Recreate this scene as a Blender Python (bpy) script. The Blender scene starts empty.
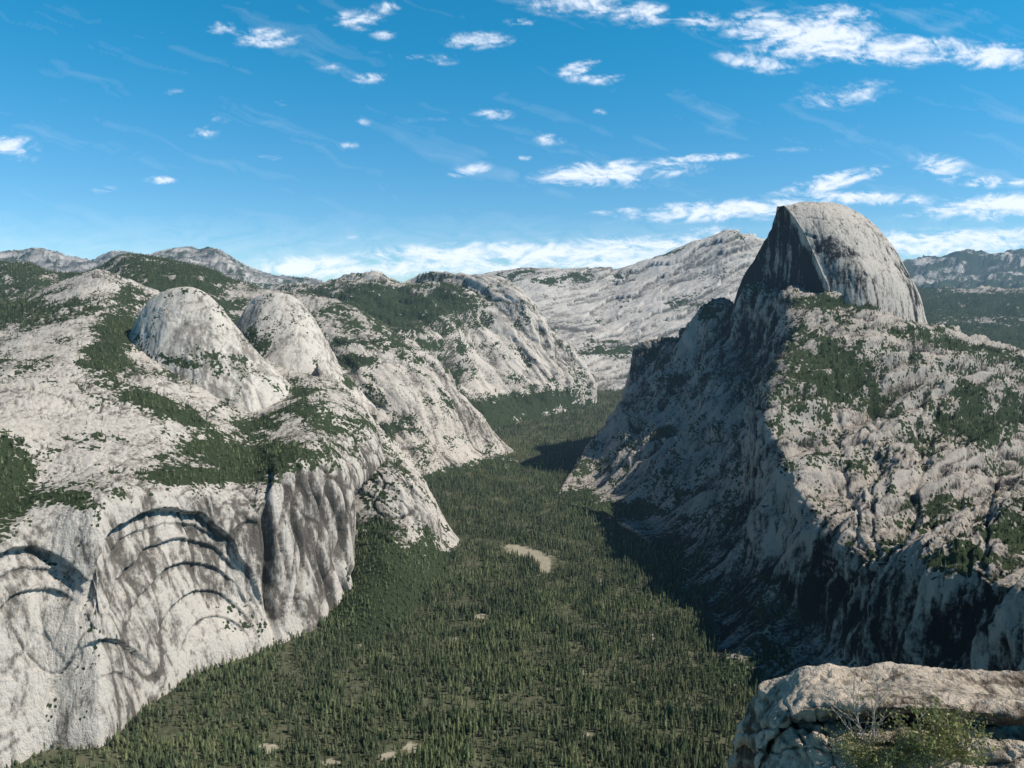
import bpy, math, random
import numpy as np
from mathutils import Vector

rng = np.random.default_rng(11)
random.seed(5)
TH = math.radians(6.5); FOC = 742.0; S = 100.0   # survey data in hectometres, scene in metres
CT, ST = math.cos(TH), math.sin(TH)
SUN_AZ = math.radians(101); SUN_EL = math.radians(46)

# ------------------------------------------------------------------ survey helpers
def ray(px, py):
    x = (np.asarray(px, float)-512)/FOC; u = (384-np.asarray(py, float))/FOC
    return x, CT+u*ST, -ST+u*CT
def P(px, py, D):
    rx, ry, rz = ray(px, py); t = np.asarray(D, float)/ry
    return np.stack([rx*t, ry*t, rz*t], -1)
def project(p):
    f = p[..., 1]*CT-p[..., 2]*ST; u = p[..., 1]*ST+p[..., 2]*CT
    f = np.where(f > 1e-3, f, 1e-3)
    return 512+FOC*p[..., 0]/f, 384-FOC*u/f
FY = [0, 25, 35, 50, 65, 80, 110, 200, 6000]
FZ = [-9.8, -9.8, -9.6, -9.0, -8.2, -7.2, -6.0, -4.5, -4.5]
def floorz(y): return np.interp(y, FY, FZ)
def Dfloor(px, py):
    rx, ry, rz = ray(px, py); D = np.full(np.shape(rz), 20.0)
    for i in range(120):
        D = 0.5*D+0.5*np.clip(floorz(D)*ry/np.minimum(rz, -0.02), 5, 200)
    return D

# ------------------------------------------------------------------ noise
PERM = rng.permutation(4096).astype(np.int64)
GR = rng.normal(size=(4096, 3)); GR /= np.linalg.norm(GR, axis=1)[:, None]
def perlin(p):
    i = np.floor(p).astype(np.int64); f = p-i
    w = f*f*f*(f*(f*6-15)+10)
    out = np.zeros(p.shape[0])
    for dx in (0, 1):
        hx = PERM[(i[:, 0]+dx) & 4095]; wx = w[:, 0] if dx else 1-w[:, 0]
        for dy in (0, 1):
            hy = PERM[(hx+i[:, 1]+dy) & 4095]; wy = w[:, 1] if dy else 1-w[:, 1]
            for dz in (0, 1):
                h = PERM[(hy+i[:, 2]+dz) & 4095]; wz = w[:, 2] if dz else 1-w[:, 2]
                g = GR[h]
                out += wx*wy*wz*(g[:, 0]*(f[:, 0]-dx)+g[:, 1]*(f[:, 1]-dy)+g[:, 2]*(f[:, 2]-dz))
    return out*1.5
def fbm(p, oct=4, gain=0.5, ridged=False):
    a = 1.0; s = np.zeros(p.shape[0]); t = 0
    for k in range(oct):
        n = perlin(p*(2.03**k)+17.3*k)
        if ridged: n = 1-2*np.abs(n)*1.3
        s += a*n; t += a; a *= gain
    return s/t
def sstep(a, b, x):
    t = np.clip((x-a)/(b-a), 0, 1); return t*t*(3-2*t)

def pchip(Y, xq):
    n = Y.shape[0]; d = np.diff(Y, axis=0); m = np.zeros_like(Y)
    if n > 2:
        a, b = d[:-1], d[1:]
        ok = (a*b) > 0
        m[1:-1] = np.where(ok, 2*a*b/np.where(ok, a+b, 1), 0)
        m[1:-1] = 0.7*m[1:-1]+0.3*0.5*(a+b)
    m[0] = d[0]; m[-1] = d[-1]
    i = np.clip(np.floor(xq).astype(int), 0, n-2); t = (xq-i).reshape((-1,)+(1,)*(Y.ndim-1))
    h00 = 2*t**3-3*t**2+1; h10 = t**3-2*t**2+t; h01 = -2*t**3+3*t**2; h11 = t**3-t**2
    return h00*Y[i]+h10*m[i]+h01*Y[i+1]+h11*m[i+1]

def samples(W, step, axis, lo=6, hi=450):
    px, py = project(W)
    px = np.clip(px, -150, 1180); py = np.clip(py, 150, 850)
    d = np.hypot(np.diff(px, axis=axis), np.diff(py, axis=axis))
    L = d.max(axis=1-axis)
    xs = []
    for k, l in enumerate(L):
        n = int(np.clip(l/step, lo, hi)); xs.append(k+np.arange(n)/n)
    xs.append(np.array([len(L)])); return np.concatenate(xs)

def normals(G):
    du = np.gradient(G, axis=1); dv = np.gradient(G, axis=0)
    n = np.cross(du, dv); l = np.linalg.norm(n, axis=-1, keepdims=True); return n/np.maximum(l, 1e-9)

TREEPTS = []

def new_obj(name, V, Fq, mat, kind="structure", label=None, category=None, smooth=True):
    me = bpy.data.meshes.new(name)
    V = np.ascontiguousarray(V, dtype=np.float32); Fq = np.ascontiguousarray(Fq, dtype=np.int32)
    k = Fq.shape[1]
    me.vertices.add(len(V)); me.vertices.foreach_set("co", V.ravel())
    me.loops.add(Fq.size); me.loops.foreach_set("vertex_index", Fq.ravel())
    me.polygons.add(len(Fq)); me.polygons.foreach_set("loop_start", np.arange(0, Fq.size, k, dtype=np.int32))
    me.polygons.foreach_set("use_smooth", np.full(len(Fq), smooth))
    me.update(calc_edges=True); me.validate()
    if mat: me.materials.append(mat)
    ob = bpy.data.objects.new(name, me); bpy.context.scene.collection.objects.link(ob)
    if kind: ob["kind"] = kind
    if label: ob["label"] = label
    if category: ob["category"] = category
    return ob

def quads(nr, nc):
    i = np.arange(nr*nc).reshape(nr, nc)
    return np.stack([i[:-1, :-1], i[:-1, 1:], i[1:, 1:], i[1:, :-1]], -1).reshape(-1, 4)

def ell(px, py, E):
    m = np.zeros(px.shape)
    for e in E:
        cx, cy, rx, ry = e[:4]; a = e[4] if len(e) > 4 else 1.0; r = math.radians(e[5]) if len(e) > 5 else 0
        dx, dy = px-cx, py-cy
        u = (dx*math.cos(r)+dy*math.sin(r))/rx; v = (-dx*math.sin(r)+dy*math.cos(r))/ry
        g = a*np.exp(-(u*u+v*v)**1.3*0.7)
        m = np.maximum(m, g) if a > 0 else m+g
    return m

def build(name, W, mat, label, step=1.6, big=(30, 300), slab=(8, 90, 5), joint=(5, 45), fine=(2.0, 12), rib=(0, 1.0, 0.35), veg=0.0, patches=(), nzmin=0.3,
          extra=None, treeden=1/260., treeh=(12, 23), category="mountain", vnoise=1.0, ts=1.0, tone_e=(), tone0=0.0, jd=0.8, damp=True, crag=None):
    rs = samples(W, step, 0); cs = samples(W, step, 1)
    G = pchip(W, rs); G = pchip(G.transpose(1, 0, 2), cs).transpose(1, 0, 2)
    G = G*S
    nr, nc = G.shape[:2]
    N = normals(G)
    mid = np.sum(N*(-G), -1)
    ppx, ppy = project(G/S)
    if np.median(mid[nr//4:3*nr//4]) < 0: N = -N
    p = G.reshape(-1, 3); n = N.reshape(-1, 3)
    az = math.radians(rib[0]); fx_, fy_ = math.sin(az), math.cos(az)
    along = p[:, 0]*fx_+p[:, 1]*fy_; acr = p[:, 0]*fy_-p[:, 1]*fx_
    R = np.stack([along*rib[1], acr, p[:, 2]*rib[2]], -1)
    w1 = big[1]
    warp = np.stack([fbm(p/w1*0.8+9, 3), fbm(p/w1*0.8+31, 3), fbm(p/w1*0.8+57, 3)], -1)*w1*0.4
    rd = fbm((R+warp)/w1, 7, 0.55, True)
    d = big[0]*(rd-0.35)
    ctn = 0
    if crag is not None:
        for k_c, (am, wl, sx) in enumerate(crag):
            ph = (acr+sx*p[:, 2])/wl+1.3*fbm(R/(wl*1.8)+5*k_c, 3)
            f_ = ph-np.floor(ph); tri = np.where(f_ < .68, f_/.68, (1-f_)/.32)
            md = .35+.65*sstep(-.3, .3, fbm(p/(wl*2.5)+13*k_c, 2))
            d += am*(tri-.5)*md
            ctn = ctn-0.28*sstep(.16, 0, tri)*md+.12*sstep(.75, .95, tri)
    sn = fbm((R+warp*.5)/slab[1]+3, 4, 0.55)*slab[2]; fr = sn-np.floor(sn)
    stp = (np.floor(sn)+sstep(0.85, 1.0, fr))/slab[2]
    d += slab[0]*stp*2.2
    j1 = perlin((R*np.array([.5, 1, .45])+warp*.25)/joint[1]+23); j2 = perlin((R+warp*.4)/(joint[1]*2.2)+51)
    j3 = perlin((R*np.array([.5, 1, .45])+warp*.3)/(joint[1]*.45)+77)
    g1 = np.exp(-(j1/0.05)**2); g2 = np.exp(-(j2/0.03)**2); g3 = np.exp(-(j3/.07)**2)
    jm = 0.3+0.7*sstep(-.3, .3, fbm(p/(400.*ts)+3, 2))
    d -= joint[0]*(g1*.8+g2*1.2+g3*.35)*jm
    d += fine[0]*fbm(p/fine[1]+7, 3, 0.6)
    if damp:
        d = d*(0.15+0.85*sstep(10, 190, p[:, 2]-floorz(p[:, 1]/100.)*100))
    tex = 0
    if extra is not None:
        ex = extra(ppx.ravel(), ppy.ravel(), p)
        if isinstance(ex, tuple): d = d+ex[0]; tex = ex[1]
        else: d = d+ex
    p2 = p+n*d[:, None]
    G2 = p2.reshape(nr, nc, 3); N2 = normals(G2)
    if np.median(np.sum(N2*(-G2), -1)[nr//4:3*nr//4]) < 0: N2 = -N2
    nz = np.abs(N2[..., 2]).ravel()
    nzs = np.abs(N[..., 2]).ravel()*0.5+nz*0.5
    px, py = project(G2/S); px = px.ravel(); py = py.ravel()
    v = veg+ell(px, py, patches)
    nn = fbm(p2/(150.*ts)+5, 5, 0.66)
    nf = fbm(p2/(34.*ts)+5, 3, 0.6)
    m = np.clip(v+nn*1.35*vnoise+nf*0.7*vnoise, 0, 1.2)*sstep(nzmin, nzmin+0.22, nzs)
    m = m+0.45*np.maximum(g2, g1*.7)*jm*np.clip(v*2.5, 0, 1)*(nzs > nzmin)
    m = np.clip(m, 0, 1)
    V_ = np.stack([along, acr, p[:, 2]*0.07], -1) if rib[1] == 1.0 else np.stack([along*.25, acr, p[:, 2]*.25], -1)
    s1 = fbm((V_+warp*.12)/(26.*ts)+8, 4, .65); s2 = fbm((R+warp)/(130.*ts)+66, 6, .66)
    tone = 0.5+0.95*s1+0.85*s2+0.25*stp
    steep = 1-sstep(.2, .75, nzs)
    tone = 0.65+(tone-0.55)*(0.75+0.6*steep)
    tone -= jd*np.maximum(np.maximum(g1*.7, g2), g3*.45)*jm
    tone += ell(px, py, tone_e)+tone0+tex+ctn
    tone = np.clip(tone, -.3, 1)
    ob = new_obj(name, p2, quads(nr, nc), mat, "structure", label, category)
    for nm, arr in (("veg", m), ("tone", tone)):
        at = ob.data.attributes.new(nm, 'FLOAT', 'POINT'); at.data.foreach_set("value", arr.astype(np.float32))
    if treeden > 0:
        Gc = G2
        e1 = Gc[:-1, 1:]-Gc[:-1, :-1]; e2 = Gc[1:, :-1]-Gc[:-1, :-1]
        area = np.linalg.norm(np.cross(e1, e2), axis=-1)*np.abs(N2[:-1, :-1, 2])
        M = m.reshape(nr, nc)[:-1, :-1]
        prob = area*treeden*(sstep(0.32, 0.9, M)+0.05*sstep(.10, .3, M))
        PX = px.reshape(nr, nc)[:-1, :-1]; PY = py.reshape(nr, nc)[:-1, :-1]
        prob[(PX < -25) | (PX > 1050) | (PY > 800)] = 0
        cnt = rng.poisson(np.minimum(prob, 30))
        ii, jj = np.nonzero(cnt); c = cnt[ii, jj]
        ii = np.repeat(ii, c); jj = np.repeat(jj, c)
        u = rng.random(len(ii))[:, None]; w = rng.random(len(ii))[:, None]
        pos = (Gc[ii, jj]*(1-u)*(1-w)+Gc[ii, jj+1]*u*(1-w)+Gc[ii+1, jj]*(1-u)*w+Gc[ii+1, jj+1]*u*w)
        h = rng.uniform(treeh[0], treeh[1], len(ii))*np.where(rng.random(len(ii)) < .35, .55, 1)
        pos[:, 2] -= 0.8
        TREEPTS.append(np.concatenate([pos, h[:, None]], 1))
        print(name, nr, nc, "slope trees", len(ii))
    else: print(name, nr, nc)
    return ob

def add_back(rows, dist=(2, 6, 14), drop=(0.5, 4, 12)):
    top = rows[-1]; out = list(rows)
    for a, b in zip(dist, drop):
        r = top.copy(); k = a/np.maximum(np.linalg.norm(top[:, :2], axis=1), 1); r[:, 0] *= 1+k; r[:, 1] *= 1+k; r[:, 2] -= b
        out.append(r)
    return out
def add_base(rows, frac=0.96, down=1.5):
    r = rows[0].copy(); r[:, :2] *= frac; r[:, 2] = floorz(r[:, 1])-down
    return [r]+list(rows)
def add_sides(W, push=(8, 8), down=1.0):
    L = W[:, :1].copy(); R = W[:, -1:].copy()
    for E, q in ((L, push[0]), (R, push[1])):
        k = 1+q/np.linalg.norm(E[..., :2], axis=-1, keepdims=True)
        E[..., :2] *= k; E[..., 2] = np.minimum(E[..., 2], E[..., 2]-down)
    return np.concatenate([L, W, R], 1)
def row(xs, ys, ds): return P(np.array(xs, float), np.array(ys, float), np.array(ds, float))

# ------------------------------------------------------------------ materials
def nt(mat):
    mat.use_nodes = True; t = mat.node_tree; t.nodes.clear(); return t
class NB:
    def __init__(s, t): s.t = t
    def n(s, typ, **k):
        nd = s.t.nodes.new(typ)
        for a, b in k.items(): setattr(nd, a, b)
        return nd
    def l(s, a, b): s.t.links.new(a, b)
    def setin(s, nd, key, v):
        if isinstance(v, bpy.types.NodeSocket): s.l(v, nd.inputs[key])
        else: nd.inputs[key].default_value = v
    def math(s, op, a, b=None, c=None, clamp=False):
        nd = s.n('ShaderNodeMath', operation=op); nd.use_clamp = clamp
        for i, v in enumerate((a, b, c)):
            if v is not None: s.setin(nd, i, v)
        return nd.outputs[0]
    def noise(s, vec, scale, detail=6, rough=0.6, dist=0.0):
        nd = s.n('ShaderNodeTexNoise'); s.l(vec, nd.inputs['Vector'])
        nd.inputs['Scale'].default_value = scale; nd.inputs['Detail'].default_value = detail
        nd.inputs['Roughness'].default_value = rough; nd.inputs['Distortion'].default_value = dist
        return nd.outputs['Fac']
    def mapv(s, vec, scale, rot=(0, 0, 0)):
        nd = s.n('ShaderNodeMapping'); s.l(vec, nd.inputs['Vector']); nd.inputs['Scale'].default_value = scale
        nd.inputs['Rotation'].default_value = rot; return nd.outputs[0]
    def ramp(s, fac, a, b):
        nd = s.n('ShaderNodeMapRange'); nd.interpolation_type = 'SMOOTHSTEP'
        s.setin(nd, 'Value', fac); nd.inputs['From Min'].default_value = a; nd.inputs['From Max'].default_value = b
        return nd.outputs['Result']
    def mix(s, fac, a, b, typ='MIX'):
        nd = s.n('ShaderNodeMix', data_type='RGBA', blend_type=typ)
        s.setin(nd, 0, fac)
        for i, v in ((6, a), (7, b)):
            if isinstance(v, tuple): v = v+(1,) if len(v) == 3 else v
            s.setin(nd, i, v)
        return nd.outputs[2]
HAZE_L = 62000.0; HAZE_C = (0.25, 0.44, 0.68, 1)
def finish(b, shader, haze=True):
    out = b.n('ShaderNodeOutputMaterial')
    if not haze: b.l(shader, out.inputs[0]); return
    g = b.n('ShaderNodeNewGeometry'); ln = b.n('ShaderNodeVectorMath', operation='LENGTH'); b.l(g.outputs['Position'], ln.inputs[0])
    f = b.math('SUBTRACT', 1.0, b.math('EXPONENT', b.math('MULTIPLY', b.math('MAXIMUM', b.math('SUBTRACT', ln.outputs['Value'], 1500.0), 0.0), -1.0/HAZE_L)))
    em = b.n('ShaderNodeEmission'); em.inputs[0].default_value = HAZE_C; em.inputs[1].default_value = 0.85  # airlight painted into every hazed material as bluish glow growing with distance
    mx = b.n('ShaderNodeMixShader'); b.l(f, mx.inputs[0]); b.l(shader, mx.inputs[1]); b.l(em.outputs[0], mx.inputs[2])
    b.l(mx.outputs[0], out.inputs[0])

def rock_mat(name, light=(0.61, 0.56, 0.495), dark=(0.145, 0.13, 0.113), green=(0.042, 0.056, 0.030), fs=1.0, bump=1.0, haze=True, dots=1.0, sk=1.2, r0=-.02, r1=.78):
    m = bpy.data.materials.new(name); b = NB(nt(m))
    pos = b.n('ShaderNodeNewGeometry').outputs['Position']
    tone = b.n('ShaderNodeAttribute', attribute_name='tone').outputs['Fac']
    at = b.n('ShaderNodeAttribute', attribute_name='veg').outputs['Fac']
    med = b.noise(pos, 0.07*fs, 5, 0.78, 0.0)
    st = b.noise(b.mapv(pos, (0.12*fs, 0.12*fs, 0.012*fs)), 1.0, 4, 0.7)
    t = b.math('ADD', tone, b.math('ADD', b.math('MULTIPLY', b.math('SUBTRACT', med, 0.5), 1.3), b.math('MULTIPLY', b.math('SUBTRACT', st, 0.5), sk)))
    c = b.mix(b.ramp(t, r0, r1), dark, light)
    c = b.mix(b.ramp(st, 0.5, 0.8), c, b.mix(1.0, c, (1.0, .92, .82), 'MULTIPLY'))
    if dots > 0:
        vo = b.n('ShaderNodeTexVoronoi'); b.l(pos, vo.inputs['Vector']); vo.inputs['Scale'].default_value = 0.085*fs; vo.inputs['Randomness'].default_value = 1.0
        thr = b.math('SUBTRACT', b.math('MULTIPLY', at, 1.3*dots), 0.0)
        thr = b.math('ADD', thr, b.math('MULTIPLY', b.math('SUBTRACT', med, .5), .7))
        v = b.ramp(b.math('SUBTRACT', thr, vo.outputs['Distance']), -0.05, 0.05)
        gcol = b.mix(med, tuple(x*0.5 for x in green), tuple(x*1.9 for x in green))
        c = b.mix(v, c, gcol)
    bs = b.n('ShaderNodeBsdfDiffuse'); b.l(c, bs.inputs['Color'])
    bm = b.n('ShaderNodeBump'); bm.inputs['Strength'].default_value = 0.9*bump; bm.inputs['Distance'].default_value = 9.0/fs
    b.l(b.math('ADD', med, b.math('MULTIPLY', st, .7)), bm.inputs['Height']); b.l(bm.outputs[0], bs.inputs['Normal'])
    finish(b, bs.outputs[0], haze); return m

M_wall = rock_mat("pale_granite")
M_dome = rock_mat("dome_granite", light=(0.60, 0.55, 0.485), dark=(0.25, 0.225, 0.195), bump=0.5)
M_hd = rock_mat("exfoliated_granite", light=(0.52, 0.475, 0.42), dark=(0.034, 0.035, 0.036), bump=0.6, sk=1.1)  # very low dark end holds the shade painted on the sheer face
M_right = rock_mat("shade_darkened_granite", light=(0.48, 0.43, 0.375), dark=(0.030, 0.030, 0.030), sk=1.4)  # granite darkened overall, putting part of the ridge's shade into its colour
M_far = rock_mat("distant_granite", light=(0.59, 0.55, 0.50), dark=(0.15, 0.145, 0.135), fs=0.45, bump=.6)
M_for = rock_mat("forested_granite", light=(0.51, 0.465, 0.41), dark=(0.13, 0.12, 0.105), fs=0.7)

# ------------------------------------------------------------------ A : wall with arches
ca = [-250, -120, 0, 50, 100, 150, 200, 250, 272, 310, 342, 354]
by = [900, 830, 772, 750, 746, 704, 674, 658, 650, 632, 608, 600]
bD = Dfloor(np.array(ca), np.array(by))
base = P(np.array(ca, float), np.array(by, float), bD)
mid1 = row(ca, [760, 720, 670, 655, 650, 625, 605, 600, 590, 570, 560, 562], bD+np.array([.7]*12))
rim = row(ca, [590, 550, 532, 512, 500, 492, 494, 510, 484, 468, 480, 504], bD+np.array([1.5, 1.5, 1.6, 1.8, 1.9, 1.8, 1.6, 1.5, 1.6, 1.8, 1.5, 1.6]))
rim2 = row(ca, [555, 518, 500, 482, 472, 462, 464, 474, 458, 446, 462, 490], bD+np.array([2.9, 2.9, 3.3, 3.7, 3.9, 3.9, 3.5, 3.3, 3.3, 3.2, 2.6, 2.4]))
ca2 = ca[:-2]+[348, 368]
sl1 = row(ca2, [470, 450, 440, 430, 425, 424, 436, 446, 438, 424, 440, 478], [18, 18.5, 20, 21.5, 22.5, 23.5, 24.5, 25.5, 26, 27, 27.5, 27.5])
ca3 = ca[:-2]+[355, 384]
sl2 = row(ca3, [400, 385, 372, 362, 358, 365, 392, 422, 414, 404, 420, 464], [25, 25, 25.5, 26.5, 27.5, 28.5, 28.2, 27.8, 28, 28.6, 29, 29])
sl3 = row(ca3, [350, 335, 325, 315, 305, 318, 345, 392, 394, 390, 408, 455], [33, 33, 33, 33, 34, 35, 34, 31, 31, 31.2, 31, 30])
sil = row(ca3, [320, 310, 300, 285, 270, 288, 315, 352, 364, 374, 398, 448], [42, 41, 40, 39, 39, 40, 38.5, 35.5, 35, 34, 33, 31])
W = np.stack(add_back(add_base([base, mid1, rim, rim2, sl1, sl2, sl3, sil], 0.985), (2, 5, 9), (0.6, 3, 9)))
W = add_sides(W, (6, 5), 1.5)
def arches(px, py, p):
    d = np.zeros(px.shape); tn = np.zeros(px.shape)
    nb = fbm(np.stack([px/26., py/26., 0*px], -1)+3, 3, .6); nb2 = fbm(np.stack([px/60., py/60., 0*px+9], -1), 2)
    for i_, (cx, cy, rx, ry, a) in enumerate(((170, 652, 98, 142, 30), (178, 654, 90, 130, 10), (186, 656, 80, 116, 16), (196, 660, 68, 96, 15), (208, 664, 54, 74, 12), (218, 668, 40, 54, 9),
                              (24, 640, 80, 92, 26), (32, 648, 68, 80, 10), (40, 656, 56, 66, 14), (108, 735, 64, 94, 14), (118, 742, 46, 70, 9))):
        g = ((px-cx)/rx)**2+((py-cy)/ry)**2+.09*nb+.12*nb2
        top = sstep(cy-.1*ry, cy-0.5*ry, py)
        side = 1-0.5*sstep(.35, .9, (px-cx)/rx)
        brk = .3+.7*sstep(-.5, 0., fbm(np.stack([px/50.+i_*7, py/50., 0*px], -1), 2)) if i_ not in (0, 6) else 1.0
        d -= a*side*brk*sstep(1.02, 1.0, g)*top*sstep(0.25, 1.0, g)**0.8
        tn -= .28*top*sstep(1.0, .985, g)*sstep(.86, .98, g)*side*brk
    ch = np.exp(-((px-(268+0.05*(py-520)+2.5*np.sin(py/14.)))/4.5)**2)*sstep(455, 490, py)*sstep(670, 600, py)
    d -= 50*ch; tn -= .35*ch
    for x0, a, s_ in ((320, 36, .12), (298, 26, .05), (338, 26, .12), (284, 18, .02), (308, 16, .15), (330, 14, .05), (346, 14, .1)):
        gg = np.exp(-((px-(x0+s_*(py-520)+4*np.sin(py/13.+x0)))/2.4)**2)*sstep(455, 490, py)*sstep(650, 590, py)
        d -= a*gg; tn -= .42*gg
    sl = ell(px, py, [(40, 425, 66, 54, 1, -20)])
    ph = (px-.55*py)/7.5+nb*1.2; f_ = ph-np.floor(ph)
    tn += sl*(-.32*sstep(.25, 0, f_)+.12); d += sl*4*f_
    return d, tn
vegA = [(112, 345, 18, 48, .9, 20), (160, 405, 56, 8, .8, 20), (245, 452, 50, 16, .9, 8), (0, 480, 30, 46, 0.8), (75, 500, 14, 8, .7), (325, 415, 38, 12, 0.7, 20), (100, 305, 40, 8, .4),
        (0, 310, 50, 14, .7), (285, 390, 26, 9, .7), (225, 440, 34, 8, .7), (350, 560, 10, 24, .6), (200, 476, 60, 7, .7), (300, 455, 30, 7, .5, -10), (262, 424, 24, 7, .6),
        (45, 415, 46, 34, -0.6), (60, 340, 36, 16, -0.2)]
build("cliff", W, M_wall, "pale granite cliff with arched overhangs and tree-covered ledges", step=1.4, big=(9, 240), slab=(6, 140, 4), joint=(7, 54), fine=(1.2, 11), rib=(0, 1, .2),
      veg=0.17, patches=vegA, nzmin=0.35, extra=arches, category="cliff", tone_e=[(45, 420, 50, 50, .12), (60, 660, 90, 70, .15), (200, 640, 60, 40, .15), (312, 550, 40, 80, -.12)])

c2 = [-250, -120, 0, 30, 60, 90, 130, 170, 200, 240, 280, 320, 365, 400]
s2 = row(c2, [285, 275, 262, 264, 274, 270, 254, 260, 266, 284, 291, 296, 312, 340], [52]*14)
m2 = row(c2, [330, 318, 300, 300, 305, 300, 285, 292, 300, 318, 330, 335, 345, 370], [46]*14)
b2 = row(c2, [400, 390, 380, 380, 380, 380, 370, 380, 390, 400, 400, 400, 400, 420], [41]*14)
W = add_sides(np.stack(add_back([b2, m2, s2])))
build("mountain", W, M_for, "forested granite ridge with pale rock knobs", big=(22, 350), slab=(8, 120, 4), joint=(5, 60), veg=0.55,
      patches=[(20, 268, 30, 8, -.9), (105, 275, 34, 16, -.9), (185, 275, 50, 18, .3), (300, 298, 30, 10, -.5), (245, 292, 20, 6, -.5), (330, 330, 40, 20, -.2)], nzmin=0.1, treeden=1/320., treeh=(14, 24))

# ------------------------------------------------------------------ domes on the left
def dome(name, sil_pts, foot_pts, Dc, R, mat, label, n=17, **k):
    s = np.array(sil_pts, float); f = np.array(foot_pts, float)
    cols = np.linspace(s[0, 0], s[-1, 0], n)
    sy = np.interp(cols, s[:, 0], s[:, 1]); fy = np.interp(cols, f[:, 0], f[:, 1])
    t = np.linspace(-1, 1, n); w = np.sqrt(np.maximum(1-t*t, 0.0))
    rows = []
    for v in (1.25, 1.0, 0.8, 0.6, 0.4, 0.22, 0.08, 0.0):
        a = min(v, 1.0)
        rows.append(P(cols, sy+(fy-sy)*v, Dc-R*w*math.sin(a*math.pi/2)**0.8))
    W = np.stack(add_back(rows, (0.8, 2, 4), (0.1, 1.0, 6)))
    W = add_sides(W, (3, 3), 1.5)
    return build(name, W, mat, label, **k)
def shells(cx, cy, rx, ry, ks, amp):
    def f(px, py, p):
        d = np.zeros(px.shape); tn = np.zeros(px.shape)
        nb = fbm(np.stack([px/22., py/22., 0*px+cx], -1), 3, .6)
        for k in ks:
            g = ((px-cx-12*(1-k))/(rx*k))**2+((py-cy)/(ry*k))**2+.14*nb
            br = sstep(-.3, .2, fbm(np.stack([px/30.+k*9, py/30., 0*px], -1), 2))
            d -= amp*sstep(1.03, 1.0, g)*sstep(.5, 1.0, g)*br*sstep(cy, cy-20, py)
            tn -= .25*sstep(1.0, .985, g)*sstep(.92, .985, g)*br
        ph = np.sin((px-cx)/(1.0+.012*np.maximum(py-cy+ry, 0))/2.6+nb*2)
        tn -= .14*sstep(.5, 1, ph)*sstep(cy-ry, cy-.4*ry, py)
        return d, tn
    return f
dk = dict(step=1.4, big=(6, 190), slab=(6, 150, 5), joint=(2.0, 46), fine=(.6, 10), rib=(0, 1, .3), nzmin=0.25, treeden=1/220., tone0=.05, jd=.6)
dome("granite_dome", [(96, 400), (116, 364), (131, 332), (142, 311), (153, 298), (168, 290), (184, 286), (200, 290), (214, 301), (230, 318), (246, 338), (265, 360), (288, 384), (312, 408), (340, 436)],
     [(96, 404), (160, 412), (195, 436), (225, 460), (265, 464), (340, 442)], 31, 2.7, M_dome, "smooth rounded pale granite dome above tree-covered ledges",
     veg=0.02, patches=[(165, 360, 30, 4, .9, 12), (137, 338, 4, 10, .8), (130, 390, 42, 14, .9, 10), (225, 444, 46, 8, .8), (215, 370, 5, 12, .25), (296, 404, 26, 10, .8, 40), (268, 380, 12, 5, .5, 45)], extra=shells(205, 440, 76, 130, (.92, .74, .55), 7), **dk)
dome("granite_dome", [(214, 362), (232, 330), (244, 310), (254, 299), (266, 293), (280, 292), (294, 297), (307, 309), (320, 328), (332, 350), (348, 376), (376, 410)],
     [(214, 368), (270, 392), (300, 404), (376, 414)], 38, 3.0, M_dome, "rounded granite dome behind a wooded saddle",
     veg=0.02, patches=[(252, 345, 22, 14, .95), (322, 386, 34, 9, .9), (275, 330, 5, 10, .3)], extra=shells(292, 395, 62, 92, (.88, .66), 7), **dk)

# ------------------------------------------------------------------ B spur
cb = [318, 335, 352, 368, 384, 400, 415, 430, 448, 460]
bby = np.array([648., 646, 644, 642, 636, 626, 611, 592, 565, 545]); bDb = Dfloor(np.array(cb), bby)
base = P(np.array(cb, float), bby, bDb)
ap = row(cb, [580, 562, 546, 534, 526, 523, 526, 536, 545, 543], bDb+np.array([6.2, 6.1, 5.9, 5.7, 5.3, 4.8, 3.9, 2.8, 1.2, .2]))
r1 = row(cb, [520, 508, 497, 488, 484, 490, 503, 519, 537, 542], bDb+np.array([8.0, 7.8, 7.5, 7.2, 6.7, 5.8, 4.6, 3.2, 1.4, .3]))
r2 = row(cb, [445, 442, 440, 446, 456, 470, 487, 506, 531, 541.5], bDb+np.array([11.2, 10.9, 10.5, 9.7, 8.8, 7.3, 5.6, 3.8, 1.6, .4]))
s_ = row(cb, [366, 378, 396, 414, 434, 453, 473, 494, 524, 541], [35.2, 34.8, 34.5, 34.2, 33.5, 32.9, 32.2, 31.5, 30.8, 30.2])
W = add_sides(np.stack(add_back(add_base([base, ap, r1, r2, s_], 0.99, 0.6), (1.5, 4, 8), (.6, 3, 9))), (5, 8))
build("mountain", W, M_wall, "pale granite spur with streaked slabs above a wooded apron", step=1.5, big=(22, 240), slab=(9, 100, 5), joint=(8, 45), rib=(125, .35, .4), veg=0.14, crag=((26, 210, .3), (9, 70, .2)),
      patches=[(350, 595, 60, 56, 1.2), (400, 588, 50, 36, 1.2, -30), (350, 415, 34, 12, 0.6, 35), (440, 562, 25, 9, 1.1), (385, 450, 22, 7, .35, 40)], nzmin=0.2, treeden=1/90.)

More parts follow.
